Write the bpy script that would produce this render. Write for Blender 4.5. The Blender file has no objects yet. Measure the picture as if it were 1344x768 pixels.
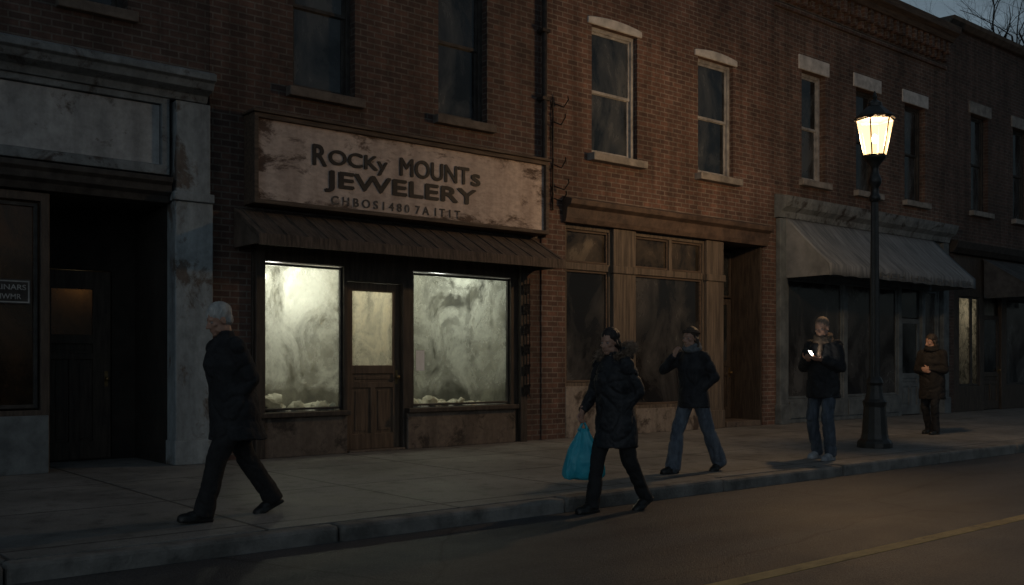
import bpy, bmesh, math, random
from mathutils import Vector, Matrix, noise, Quaternion
R = math.radians
random.seed(7)
scene = bpy.context.scene
col = scene.collection
V = Vector
# ------------------------------------------------------------------ camera
FX, FY = 0.6379, 0.7701
cam_d = bpy.data.cameras.new('camera'); cam = bpy.data.objects.new('camera', cam_d); col.objects.link(cam)
cam.location = (-10.08, -12.17, 1.27)
cam.rotation_euler = (R(90), 0, -math.atan2(FX, FY))
cam_d.sensor_width = 36; cam_d.lens = 35; cam_d.shift_y = 91/1344
cam_d.clip_end = 2000
scene.camera = cam
scene.view_settings.view_transform = 'Standard'; scene.view_settings.look = 'None'; scene.view_settings.exposure = 0

# ------------------------------------------------------------------ materials
def new_mat(name):
    m = bpy.data.materials.new(name); m.use_nodes = True
    nt = m.node_tree
    return m, nt, nt.nodes['Principled BSDF'], nt.nodes['Material Output']
def N(nt, t, **kw):
    n = nt.nodes.new(t)
    for k, v in kw.items(): setattr(n, k, v)
    return n
def ramp(nt, src, stops, interp='LINEAR'):
    r = N(nt, 'ShaderNodeValToRGB'); r.color_ramp.interpolation = interp
    e = r.color_ramp.elements
    while len(e) < len(stops): e.new(0.5)
    for i, (p, c) in enumerate(stops):
        e[i].position = p
        e[i].color = (c, c, c, 1) if isinstance(c, (int, float)) else (*c, 1)
    nt.links.new(src, r.inputs[0]); return r
def coords(nt, stretch=(1, 1, 1)):
    tc = N(nt, 'ShaderNodeTexCoord'); mp = N(nt, 'ShaderNodeMapping'); mp.inputs['Scale'].default_value = stretch
    nt.links.new(tc.outputs['Object'], mp.inputs[0]); return mp.outputs[0]
def noise_n(nt, vec, scale, detail=6, rough=.6, dist=0):
    n = N(nt, 'ShaderNodeTexNoise'); n.inputs['Scale'].default_value = scale; n.inputs['Detail'].default_value = detail
    n.inputs['Roughness'].default_value = rough; n.inputs['Distortion'].default_value = dist
    nt.links.new(vec, n.inputs['Vector']); return n.outputs['Fac']
def mixc(nt, fac, a, b, mode='MIX'):
    m = N(nt, 'ShaderNodeMix', data_type='RGBA', blend_type=mode)
    for sock, val in ((m.inputs[0], fac), (m.inputs[6], a), (m.inputs[7], b)):
        if isinstance(val, (int, float)): sock.default_value = val
        elif isinstance(val, tuple): sock.default_value = (*val, 1)
        else: nt.links.new(val, sock)
    return m.outputs[2]
def math_n(nt, op, a, b=0.0, c=None):
    n = N(nt, 'ShaderNodeMath', operation=op)
    for i, v in enumerate((a, b, c)):
        if v is None: continue
        if isinstance(v, (int, float)): n.inputs[i].default_value = v
        else: nt.links.new(v, n.inputs[i])
    return n.outputs[0]
def bump(nt, bsdf, h, strength, dist=.02):
    b = N(nt, 'ShaderNodeBump'); b.inputs['Strength'].default_value = strength; b.inputs['Distance'].default_value = dist
    nt.links.new(h, b.inputs['Height']); nt.links.new(b.outputs[0], bsdf.inputs['Normal'])
def pm(name, c1, c2, scale=6, rough=.8, bmp=.3, stretch=(1, 1, 1), metal=0, lo=.35, hi=.65, bscale=40, spec=.4):
    m, nt, b, o = new_mat(name)
    vec = coords(nt, stretch)
    n1 = noise_n(nt, vec, scale, 8)
    r = ramp(nt, n1, [(lo, c1), (hi, c2)])
    nt.links.new(r.outputs[0], b.inputs['Base Color'])
    b.inputs['Roughness'].default_value = rough; b.inputs['Metallic'].default_value = metal
    b.inputs['Specular IOR Level'].default_value = spec
    if bmp: bump(nt, b, noise_n(nt, vec, bscale, 5), bmp)
    return m
def brick_mat(name, c1, c2, mortar, soot=.5):
    m, nt, b, o = new_mat(name)
    tc = N(nt, 'ShaderNodeTexCoord'); sp = N(nt, 'ShaderNodeSeparateXYZ'); nt.links.new(tc.outputs['Object'], sp.inputs[0])
    cb = N(nt, 'ShaderNodeCombineXYZ'); nt.links.new(math_n(nt, 'ADD', sp.outputs[0], sp.outputs[1]), cb.inputs[0]); nt.links.new(sp.outputs[2], cb.inputs[1])
    br = N(nt, 'ShaderNodeTexBrick'); nt.links.new(cb.outputs[0], br.inputs['Vector'])
    br.inputs['Color1'].default_value = (*c1, 1); br.inputs['Color2'].default_value = (*c2, 1); br.inputs['Mortar'].default_value = (*mortar, 1)
    br.inputs['Scale'].default_value = 1; br.inputs['Mortar Size'].default_value = .010; br.inputs['Mortar Smooth'].default_value = .12
    br.inputs['Brick Width'].default_value = .228; br.inputs['Row Height'].default_value = .084; br.inputs['Bias'].default_value = -.1
    big = noise_n(nt, tc.outputs['Object'], .55, 5, .65)
    r1 = ramp(nt, big, [(.3, soot), (.68, 1.15)])
    med = noise_n(nt, tc.outputs['Object'], 6, 6, .7)
    r2 = ramp(nt, med, [(.3, .6), (.7, 1.25)])
    c = mixc(nt, 1.0, br.outputs['Color'], r1.outputs[0], 'MULTIPLY')
    c = mixc(nt, 1.0, c, r2.outputs[0], 'MULTIPLY')
    st = noise_n(nt, coords(nt, (3, 3, .25)), 1.3, 4)
    r3 = ramp(nt, st, [(.35, .6), (.6, 1.0)])
    c = mixc(nt, 1.0, c, r3.outputs[0], 'MULTIPLY')
    nt.links.new(c, b.inputs['Base Color']); b.inputs['Roughness'].default_value = .9
    inv = math_n(nt, 'SUBTRACT', 1.0, br.outputs['Fac'])
    fine = noise_n(nt, tc.outputs['Object'], 30, 4)
    bump(nt, b, math_n(nt, 'MULTIPLY_ADD', fine, .5, inv), .9, .018)
    return m
def peel_mat(name, paint1, paint2, under, lo=.5, hi=.56, scale=2.2, stretch=(1, 1, 1), rough=.75, edge=None):
    m, nt, b, o = new_mat(name)
    vec = coords(nt, stretch)
    n1 = noise_n(nt, vec, scale, 12, .72, .4)
    n2 = noise_n(nt, vec, scale*4, 8, .7)
    n3 = noise_n(nt, coords(nt, (2.5, 2.5, .35)), 1.5, 5)
    p = ramp(nt, n3, [(.3, paint2), (.65, paint1)]).outputs[0]
    p = mixc(nt, 1.0, p, ramp(nt, n2, [(.32, .65), (.6, 1.0)]).outputs[0], 'MULTIPLY')
    u = ramp(nt, n2, [(.3, tuple(v*.5 for v in under)), (.7, under)]).outputs[0]
    src = n1
    if edge:      # more worn towards the ends and edges of the board
        tc = N(nt, 'ShaderNodeTexCoord'); sp = N(nt, 'ShaderNodeSeparateXYZ'); nt.links.new(tc.outputs['Object'], sp.inputs[0])
        ex = math_n(nt, 'POWER', math_n(nt, 'DIVIDE', math_n(nt, 'ABSOLUTE', sp.outputs[0]), edge[0]), 3.0)
        ez = math_n(nt, 'POWER', math_n(nt, 'DIVIDE', math_n(nt, 'ABSOLUTE', math_n(nt, 'SUBTRACT', sp.outputs[2], edge[2])), edge[1]), 4.0)
        src = math_n(nt, 'ADD', n1, math_n(nt, 'MULTIPLY', math_n(nt, 'MAXIMUM', ex, ez), .14))
    mask = ramp(nt, src, [(lo, 0.0), (hi, 1.0)]).outputs[0]
    nt.links.new(mixc(nt, mask, p, u), b.inputs['Base Color']); b.inputs['Roughness'].default_value = rough
    bump(nt, b, math_n(nt, 'MULTIPLY_ADD', mask, -.6, n2), .5, .012)
    return m
def dusty_glass(name, dust, lo, hi, tint=(.92, .92, .85), scale=1.6, seed=(0, 0, 0), maxf=.95, clear=None):
    m, nt, b, o = new_mat(name); nt.nodes.remove(b)
    tc = N(nt, 'ShaderNodeTexCoord'); mp = N(nt, 'ShaderNodeMapping'); mp.inputs['Location'].default_value = seed
    mp.inputs['Rotation'].default_value = (0, R(35), 0); mp.inputs['Scale'].default_value = (1.3, 1, .95)
    nt.links.new(tc.outputs['Object'], mp.inputs[0])
    n1 = noise_n(nt, mp.outputs[0], scale, 12, .62, .8)
    n2 = noise_n(nt, mp.outputs[0], scale*7, 8, .7, .2)
    nn = math_n(nt, 'MULTIPLY_ADD', math_n(nt, 'SUBTRACT', n2, .5), .28, n1)
    f = ramp(nt, nn, [(lo, .04), ((lo+hi)/2, .38), (hi, maxf)]).outputs[0]
    if clear:
        sp = N(nt, 'ShaderNodeSeparateXYZ'); nt.links.new(tc.outputs['Object'], sp.inputs[0])
        zz = math_n(nt, 'MULTIPLY_ADD', n1, .5, sp.outputs[2])
        f = math_n(nt, 'MULTIPLY', f, ramp(nt, math_n(nt, 'DIVIDE', zz, 3.0), [(clear/3, .12), ((clear+.22)/3, 1.0)]).outputs[0])
    tl = N(nt, 'ShaderNodeBsdfTranslucent'); tl.inputs[0].default_value = (*dust, 1)
    df = N(nt, 'ShaderNodeBsdfDiffuse'); df.inputs[0].default_value = tuple([v*.35 for v in dust] + [1])
    m0 = N(nt, 'ShaderNodeMixShader'); m0.inputs[0].default_value = .2
    nt.links.new(tl.outputs[0], m0.inputs[1]); nt.links.new(df.outputs[0], m0.inputs[2])
    tr = N(nt, 'ShaderNodeBsdfTransparent'); tr.inputs[0].default_value = (*tint, 1)
    m1 = N(nt, 'ShaderNodeMixShader'); nt.links.new(f, m1.inputs[0]); nt.links.new(tr.outputs[0], m1.inputs[1]); nt.links.new(m0.outputs[0], m1.inputs[2])
    gl = N(nt, 'ShaderNodeBsdfGlossy'); gl.inputs['Roughness'].default_value = .08
    m2 = N(nt, 'ShaderNodeMixShader'); m2.inputs[0].default_value = .05
    nt.links.new(m1.outputs[0], m2.inputs[1]); nt.links.new(gl.outputs[0], m2.inputs[2])
    nt.links.new(m2.outputs[0], o.inputs[0]); return m
def emis(name, c, s, mixt=0):
    m, nt, b, o = new_mat(name); nt.nodes.remove(b)
    e = N(nt, 'ShaderNodeEmission'); e.inputs[0].default_value = (*c, 1); e.inputs[1].default_value = s
    if mixt:
        t = N(nt, 'ShaderNodeBsdfTransparent'); mx = N(nt, 'ShaderNodeMixShader'); mx.inputs[0].default_value = mixt
        nt.links.new(e.outputs[0], mx.inputs[1]); nt.links.new(t.outputs[0], mx.inputs[2]); nt.links.new(mx.outputs[0], o.inputs[0])
    else: nt.links.new(e.outputs[0], o.inputs[0])
    return m
def dark_glass(name, c1=(.006, .008, .009), c2=(.05, .055, .055), scale=1.2):
    m, nt, b, o = new_mat(name)
    vec = coords(nt, (1.2, 1, .7))
    n1 = noise_n(nt, vec, scale, 8, .65, .5)
    nt.links.new(ramp(nt, n1, [(.42, c1), (.75, c2)]).outputs[0], b.inputs['Base Color'])
    nt.links.new(ramp(nt, n1, [(.4, .06), (.7, .4)]).outputs[0], b.inputs['Roughness'])
    b.inputs['Specular IOR Level'].default_value = .6
    bump(nt, b, noise_n(nt, vec, 1.5, 2), .05, .05)
    return m

M = {}
M['brick_a'] = brick_mat('brick_dark', (.10, .060, .05), (.055, .038, .034), (.125, .112, .10), .5)
M['brick_b'] = brick_mat('brick_brown', (.135, .075, .058), (.068, .043, .037), (.165, .142, .122), .5)
M['brick_c'] = brick_mat('brick_red', (.185, .098, .072), (.093, .055, .045), (.235, .195, .165), .5)
M['brick_d'] = brick_mat('brick_rust', (.175, .098, .072), (.088, .055, .045), (.215, .18, .15), .45)
M['brick_e'] = brick_mat('brick_far', (.12, .068, .055), (.07, .044, .037), (.14, .12, .10), .5)
M['stone'] = pm('stone_sill', (.14, .132, .122), (.28, .262, .24), 5, .85, .4)
M['stone_dark'] = pm('brown_sill', (.07, .058, .05), (.14, .118, .10), 5, .85, .4)
M['lintel'] = pm('white_lintel', (.32, .32, .315), (.55, .54, .53), 5, .8, .3)
M['frame_dark'] = pm('dark_frame', (.018, .016, .015), (.05, .045, .04), 8, .6, .25)
M['frame_grey'] = pm('grey_frame', (.18, .18, .18), (.36, .355, .35), 7, .7, .3)
M['wood_dark'] = pm('dark_brown_wood', (.026, .020, .016), (.068, .052, .040), 6, .55, .4, (4, 4, .5))
M['door_wood'] = pm('door_wood', (.06, .040, .027), (.14, .098, .066), 5, .5, .4, (5, 5, .4))
M['wood_tan'] = pm('weathered_wood', (.065, .053, .042), (.165, .132, .102), 4, .75, .5, (6, 6, .4))
M['wood_band'] = pm('band_wood', (.048, .034, .026), (.125, .09, .065), 4, .7, .4, (.6, 6, 6))
M['rust_band'] = pm('rusty_flashing', (.045, .031, .025), (.115, .078, .058), 5, .7, .4)
M['fascia_white'] = peel_mat('fascia_paint', (.38, .40, .41), (.22, .235, .245), (.09, .075, .065), .57, .65, 1.6)
M['cornice_grey'] = peel_mat('cornice_paint', (.21, .24, .255), (.115, .133, .143), (.05, .043, .04), .52, .62, 2.5)
M['pilaster'] = peel_mat('pilaster_paint', (.31, .355, .375), (.155, .18, .195), (.13, .11, .095), .54, .62, 2.2, (1, 1, .7))
M['sign_board'] = peel_mat('sign_paint', (.60, .49, .425), (.38, .295, .25), (.11, .068, .05), .60, .70, 2.2, (.8, 1, 1.6), edge=(2.45, .54, .58))
M['letters'] = pm('letter_paint', (.010, .0095, .010), (.026, .023, .022), 6, .6, .2)
M['letters_faint'] = peel_mat('faint_letter_paint', (.06, .052, .047), (.10, .083, .073), (.40, .33, .29), .56, .66, 7)
M['awning_brown'] = pm('awning_brown', (.045, .034, .027), (.125, .093, .072), 5, .85, .4, (6, .8, .8))
M['awning_grey'] = pm('awning_grey', (.105, .118, .13), (.225, .245, .26), 3, .9, .3, (3.5, .5, .5))
M['awning_letters'] = pm('faded_awning_letters', (.085, .094, .102), (.13, .14, .15), 3, .9, .2)
M['awning_dark'] = pm('awning_dark', (.03, .033, .036), (.07, .072, .075), 4, .9, .3)
M['concrete_brown'] = peel_mat('stained_concrete', (.17, .135, .108), (.085, .067, .054), (.045, .035, .029), .52, .62, 3)
M['bulk_white'] = peel_mat('stained_white_bulkhead', (.30, .262, .225), (.165, .14, .118), (.075, .058, .047), .5, .6, 2.6)
M['grey_blue'] = pm('grey_blue_paint', (.07, .083, .09), (.14, .162, .172), 4, .7, .3)
M['plaster'] = peel_mat('grimy_plaster', (.34, .335, .29), (.14, .138, .12), (.065, .063, .056), .44, .66, 1.5, (1, 1, 1))
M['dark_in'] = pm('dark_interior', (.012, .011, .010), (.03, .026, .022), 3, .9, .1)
M['glass_l'] = dusty_glass('dusty_glass_left', (.91, .92, .84), .35, .64, seed=(3, 0, 1), scale=1.5, clear=1.12)
M['glass_d'] = dusty_glass('dusty_glass_door', (.88, .83, .69), .30, .64, seed=(7, 1, 0), scale=2)
M['glass_r'] = dusty_glass('dusty_glass_right', (.82, .84, .77), .38, .69, seed=(1.3, 4, 2), scale=1.5, maxf=.88, clear=1.02)
M['glass_brown'] = dusty_glass('brown_dusty_glass', (.42, .28, .14), .3, .7, (.5, .4, .3), 1.2, (5, 0, 2))
M['glass_far'] = dusty_glass('far_lit_glass', (.9, .85, .75), .35, .6, (.8, .8, .75), 4, (2, 0, 2))
M['dark_glass'] = dark_glass('dark_glass')
M['upper_glass'] = dark_glass('upper_glass', (.010, .012, .013), (.10, .107, .11), 1.0)  # paler noise patches in the colour stand in for faint reflections and curtains
M['shop_glass'] = dark_glass('shop_glass', (.014, .014, .015), (.10, .097, .092), .9)
M['transom'] = dark_glass('transom_glass', (.022, .018, .013), (.125, .096, .064), 1.5)
M['iron'] = pm('black_iron', (.012, .012, .013), (.035, .032, .03), 14, .5, .3, metal=.6)
M['pipe'] = pm('drain_pipe_iron', (.02, .017, .015), (.055, .043, .036), 9, .6, .3, metal=.3)
M['lamp_black'] = pm('lamp_paint', (.012, .012, .011), (.028, .026, .024), 12, .42, .2, spec=.5)
M['paper'] = pm('notice_paper', (.80, .80, .79), (.88, .88, .87), 9, .9, .1)
M['paper_dark'] = pm('dull_notice_board', (.20, .215, .22), (.32, .34, .35), 6, .9, .1)
M['ink'] = pm('ink', (.02, .02, .02), (.04, .04, .04), 9, .9, 0)
M['debris'] = pm('crumpled_debris', (.34, .33, .28), (.82, .80, .72), 7, .95, .4)
M['brass'] = pm('dull_brass', (.16, .11, .05), (.3, .21, .10), 10, .45, .1, metal=.8)
M['bark'] = pm('bark', (.02, .017, .015), (.05, .043, .037), 10, .9, .5)
M['skin'] = pm('skin', (.34, .195, .14), (.44, .26, .19), 16, .55, .08)
M['hair_grey'] = pm('pale_grey_hair', (.30, .30, .295), (.50, .50, .48), 30, .7, .6, (1, 1, .4), bscale=90)
M['hair_black'] = pm('near_black_hair', (.012, .009, .008), (.03, .022, .018), 30, .5, .6, (1, 1, .3), bscale=90)
M['hair_brown'] = pm('brown_hair', (.035, .025, .018), (.08, .056, .038), 30, .55, .6, (1, 1, .3), bscale=90)
M['hair_dark'] = pm('dark_brown_hair', (.022, .016, .012), (.05, .036, .026), 30, .55, .6, (1, 1, .3), bscale=90)
M['hair_short'] = pm('cropped_hair', (.15, .105, .078), (.25, .18, .135), 40, .7, .5, bscale=90)
M['coat_black'] = pm('black_coat_cloth', (.010, .011, .013), (.024, .025, .028), 9, .85, .4, bscale=60)
M['coat_navy'] = pm('dark_padded_cloth', (.011, .012, .015), (.028, .029, .033), 9, .65, .35, bscale=30)
M['coat_brown'] = pm('dark_brown_cloth', (.009, .008, .0075), (.019, .0165, .015), 9, .85, .35)
M['jacket'] = pm('charcoal_jacket_cloth', (.012, .013, .016), (.03, .031, .035), 9, .8, .35)
M['trousers'] = pm('black_trouser_cloth', (.009, .009, .010), (.02, .02, .021), 9, .85, .3)
M['jeans'] = pm('blue_denim', (.06, .075, .10), (.13, .155, .19), 7, .85, .35, (3, 3, .7), bscale=80)
M['jeans_dark'] = pm('dark_blue_denim', (.035, .048, .065), (.08, .10, .13), 7, .85, .35, (3, 3, .7), bscale=80)
M['shoe_black'] = pm('black_leather', (.008, .008, .008), (.02, .019, .018), 10, .4, .15)
M['shoe_grey'] = pm('grey_trainer', (.16, .175, .20), (.38, .40, .42), 12, .6, .2)
M['fur'] = pm('brown_fur', (.14, .10, .075), (.36, .27, .20), 30, .9, .3)
M['scarf_tan'] = pm('tan_scarf_wool', (.10, .070, .05), (.20, .145, .105), 30, .95, .6, bscale=120)
M['scarf_grey'] = pm('grey_blue_scarf_wool', (.08, .09, .10), (.17, .18, .19), 30, .95, .6, bscale=120)
M['headband'] = pm('brown_knit', (.05, .034, .026), (.11, .08, .06), 30, .95, .6, bscale=120)
def bag_mat():
    m = pm('blue_plastic_film', (.03, .40, .54), (.08, .58, .72), 5, .35, .5, bscale=14, spec=.5)
    nt = m.node_tree; b = nt.nodes['Principled BSDF']; o = nt.nodes['Material Output']
    t = N(nt, 'ShaderNodeBsdfTranslucent'); t.inputs[0].default_value = (.06, .55, .72, 1)
    mx = N(nt, 'ShaderNodeMixShader'); mx.inputs[0].default_value = .3
    nt.links.new(b.outputs[0], mx.inputs[1]); nt.links.new(t.outputs[0], mx.inputs[2]); nt.links.new(mx.outputs[0], o.inputs[0]); return m
M['bag_blue'] = bag_mat()
M['phone_body'] = pm('phone_shell', (.01, .01, .012), (.02, .02, .022), 10, .3, 0)
M['screen'] = emis('phone_screen', (1, .90, .76), 13)
M['lamp_glass'] = emis('lamp_glass', (1, .62, .26), 6.0, .75)
M['bulb'] = emis('glowing_bulb', (1, .80, .48), 30)
M['bulb_shop'] = emis('shop_bulb', (1, 1, .9), 12)
def eye_mat():
    m, nt, b, o = new_mat('eye')
    tc = N(nt, 'ShaderNodeTexCoord'); s = N(nt, 'ShaderNodeSeparateXYZ'); nt.links.new(tc.outputs['Object'], s.inputs[0])
    r = ramp(nt, s.outputs[0], [(.0085, (.26, .22, .20)), (.0092, (.03, .018, .012))], 'CONSTANT')
    nt.links.new(r.outputs[0], b.inputs['Base Color']); b.inputs['Roughness'].default_value = .2; return m
M['eye'] = eye_mat()

# ------------------------------------------------------------------ object helpers
def offs(p):
    o = V((0, 0, 0))
    while p is not None: o = o + p.location; p = p.parent
    return o
def obj(name, bm, mat, parent=None, world=True, bevel=0, smooth=False):
    if parent is not None and world: bmesh.ops.translate(bm, vec=-offs(parent), verts=bm.verts)
    bmesh.ops.recalc_face_normals(bm, faces=bm.faces)
    me = bpy.data.meshes.new(name); bm.to_mesh(me); bm.free()
    o = bpy.data.objects.new(name, me); col.objects.link(o); o.data.materials.append(mat if not isinstance(mat, str) else M[mat])
    if parent is not None: o.parent = parent
    if smooth:
        for p in me.polygons: p.use_smooth = True
    if bevel:
        b = o.modifiers.new('bevel', 'BEVEL'); b.width = bevel; b.segments = 2; b.limit_method = 'ANGLE'
    return o
def thing(name, label, cat, loc, group=None):
    o = bpy.data.objects.new(name, None); col.objects.link(o); o.location = loc
    o['label'] = label; o['category'] = cat
    if group: o['group'] = group
    return o
def tag(o, label, cat, group=None):
    o['label'] = label; o['category'] = cat
    if group: o['group'] = group
    return o
def struct(name, bm, mat, bevel=0):
    o = obj(name, bm, mat, None, bevel=bevel); o['kind'] = 'structure'; return o
def B(): return bmesh.new()
def bx(bm, x0, x1, y0, y1, z0, z1):
    v = [bm.verts.new(p) for p in ((x0,y0,z0),(x1,y0,z0),(x1,y1,z0),(x0,y1,z0),(x0,y0,z1),(x1,y0,z1),(x1,y1,z1),(x0,y1,z1))]
    for f in ((0,3,2,1),(4,5,6,7),(0,1,5,4),(1,2,6,5),(2,3,7,6),(3,0,4,7)): bm.faces.new([v[i] for i in f])
    return bm
def box(*a): return bx(B(), *a)
def sheet(bm, x0, x1, z0, z1, y0, y1, ops=()):
    xs = sorted({x0, x1, *[o[i] for o in ops for i in (0, 1) if x0 < o[i] < x1]})
    zs = sorted({z0, z1, *[o[i] for o in ops for i in (2, 3) if z0 < o[i] < z1]})
    nx, nz = len(xs)-1, len(zs)-1
    def solid(i, j):
        if i < 0 or j < 0 or i >= nx or j >= nz: return False
        cx, cz = (xs[i]+xs[i+1])/2, (zs[j]+zs[j+1])/2
        return not any(o[0] < cx < o[1] and o[2] < cz < o[3] for o in ops)
    cache = {}
    def v(x, y, z):
        k = (round(x, 4), round(y, 4), round(z, 4))
        if k not in cache: cache[k] = bm.verts.new((x, y, z))
        return cache[k]
    for i in range(nx):
        for j in range(nz):
            if not solid(i, j): continue
            a, b, c, d = xs[i], xs[i+1], zs[j], zs[j+1]
            bm.faces.new((v(a,y0,c), v(b,y0,c), v(b,y0,d), v(a,y0,d)))
            bm.faces.new((v(a,y1,c), v(a,y1,d), v(b,y1,d), v(b,y1,c)))
            if not solid(i-1, j): bm.faces.new((v(a,y0,c), v(a,y0,d), v(a,y1,d), v(a,y1,c)))
            if not solid(i+1, j): bm.faces.new((v(b,y0,c), v(b,y1,c), v(b,y1,d), v(b,y0,d)))
            if not solid(i, j-1): bm.faces.new((v(a,y0,c), v(a,y1,c), v(b,y1,c), v(b,y0,c)))
            if not solid(i, j+1): bm.faces.new((v(a,y0,d), v(b,y0,d), v(b,y1,d), v(a,y1,d)))
    return bm
def prism(bm, prof, x0, x1):
    a = [bm.verts.new((x0, y, z)) for y, z in prof]; b = [bm.verts.new((x1, y, z)) for y, z in prof]
    n = len(prof)
    bm.faces.new(a); bm.faces.new(b[::-1])
    for i in range(n): bm.faces.new((a[i], a[(i+1) % n], b[(i+1) % n], b[i]))
    return bm
def frame_axes(d):
    d = d.normalized(); u = d.cross(V((0, 0, 1)))
    if u.length < 1e-3: u = d.cross(V((0, 1, 0)))
    u.normalize(); return u, d.cross(u).normalized()
def rings(bm, rl):
    for a, b in zip(rl, rl[1:]):
        n = len(a)
        for i in range(n): bm.faces.new((a[i], a[(i+1) % n], b[(i+1) % n], b[i]))
    bm.faces.new(rl[0][::-1]); bm.faces.new(rl[-1])
def tube(bm, pts, rs, n=8):
    pts = [V(p) for p in pts]
    if not hasattr(rs, '__len__'): rs = [rs]*len(pts)
    rl = []; u = None
    for i, p in enumerate(pts):
        d = (pts[min(i+1, len(pts)-1)] - pts[max(i-1, 0)]).normalized()
        if u is None: u, w = frame_axes(d)
        else:
            u = (u - d*u.dot(d)).normalized()
        w = d.cross(u)
        rl.append([bm.verts.new(p + (u*math.cos(t)+w*math.sin(t))*rs[i]) for t in [2*math.pi*k/n for k in range(n)]])
    rings(bm, rl); return bm
def lathe(bm, prof, n=16, c=(0, 0, 0)):
    rl = [[bm.verts.new((c[0]+r*math.cos(2*math.pi*k/n), c[1]+r*math.sin(2*math.pi*k/n), c[2]+z)) for k in range(n)] for r, z in prof]
    rings(bm, rl); return bm
def seg(bm, a, ra, b, rb, n=14, flat=False):
    a, b = V(a), V(b); d = (b-a).normalized(); pts = []; rs = []
    if not flat:
        for t in (80, 55, 28): pts.append(a - d*ra*math.sin(R(t))); rs.append(ra*math.cos(R(t)))
    pts += [a, b]; rs += [ra, rb]
    if not flat:
        for t in (28, 55, 80): pts.append(b + d*rb*math.sin(R(t))); rs.append(rb*math.cos(R(t)))
    tube(bm, pts, rs, n)
def ell(bm, c, r, rot=None):
    m = Matrix.Translation(V(c)) @ (rot.to_4x4() if rot is not None else Matrix()) @ Matrix.Diagonal((*r, 1))
    bmesh.ops.create_uvsphere(bm, u_segments=16, v_segments=10, radius=1, matrix=m)
def loft(bm, rl, n=22):
    out = []
    for c, rx, ry in rl:
        out.append([bm.verts.new((c[0]+rx*math.cos(2*math.pi*k/n), c[1]+ry*math.sin(2*math.pi*k/n), c[2])) for k in range(n)])
    rings(bm, out)
def text_into(bm, body, x0, x1, z0, h, y, ext=.006, off=.0, bold=0):
    cu = bpy.data.curves.new('t', 'FONT'); cu.body = body; cu.size = 1; cu.extrude = .02; cu.offset = off
    o = bpy.data.objects.new('t', cu); col.objects.link(o)
    bpy.context.view_layer.update()
    me = bpy.data.meshes.new_from_object(o.evaluated_get(bpy.context.evaluated_depsgraph_get()))
    bpy.data.objects.remove(o)
    xs = [v.co.x for v in me.vertices]; ys = [v.co.y for v in me.vertices]
    ax, bxx, ay, by = min(xs), max(xs), min(ys), max(ys)
    base = [v.co.copy() for v in me.vertices]
    # a bold face: the same strokes painted again a few millimetres to each side and above
    for i, (dx, dz) in enumerate(((0, 0), (bold, 0), (-bold, 0), (bold*.5, bold*.8), (-bold*.5, -bold*.8)) if bold else ((0, 0),)):
        for v, c in zip(me.vertices, base):
            v.co = (x0+(c.x-ax)/(bxx-ax)*(x1-x0)+dx, y - (c.z+.02)/.04*(ext+i*.0012), z0+(c.y-ay)/(by-ay)*h+dz)
        bm.from_mesh(me)
    bpy.data.meshes.remove(me)

# ------------------------------------------------------------------ people
def bake(name, bm, voxel, it, mat, parent, wr=0, wf=9, aniso=(1, 1, .45), seed=0, crease=False):
    o = obj(name, bm, mat, parent, world=False)
    m = o.modifiers.new('r', 'REMESH'); m.mode = 'VOXEL'; m.voxel_size = voxel
    if it:
        s_ = o.modifiers.new('s', 'SMOOTH'); s_.factor = .5; s_.iterations = it
    bpy.context.view_layer.update()
    me = bpy.data.meshes.new_from_object(o.evaluated_get(bpy.context.evaluated_depsgraph_get()))
    o.modifiers.clear(); old = o.data; o.data = me; bpy.data.meshes.remove(old)
    if wr:
        sh = V((seed*3.1, seed*1.7, seed*.9))
        for v in me.vertices:
            p_ = V((v.co.x*aniso[0], v.co.y*aniso[1], v.co.z*aniso[2]))*wf + sh
            if crease:
                n1 = noise.noise(p_*.7+V((v.co.z*1.5, 0, v.co.y*1.5))); n2 = noise.noise(p_*1.6)
                v.co += v.normal*wr*(.55*noise.noise(p_*.4) - 1.1*(1-min(1, abs(n1)*1.6))**4 - .4*(1-min(1, abs(n2)*1.8))**4 + .25)
            else:
                n_ = noise.noise(p_) + .5*noise.noise(p_*2.3)
                v.co += v.normal*(wr*(abs(n_)*1.6-.5))
    me.polygons.foreach_set('use_smooth', [True]*len(me.polygons))
    if not me.materials: me.materials.append(mat if not isinstance(mat, str) else M[mat])
    return o
def ik(a_, c_, l1, l2, pole):
    d_ = c_-a_; L = min(d_.length, l1+l2-.002); d_.normalize()
    x_ = (l1*l1-l2*l2+L*L)/(2*L); h = math.sqrt(max(l1*l1-x_*x_, 0))
    pl = (pole - d_*pole.dot(d_)).normalized()
    return a_+d_*x_+pl*h, a_+d_*L
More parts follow.
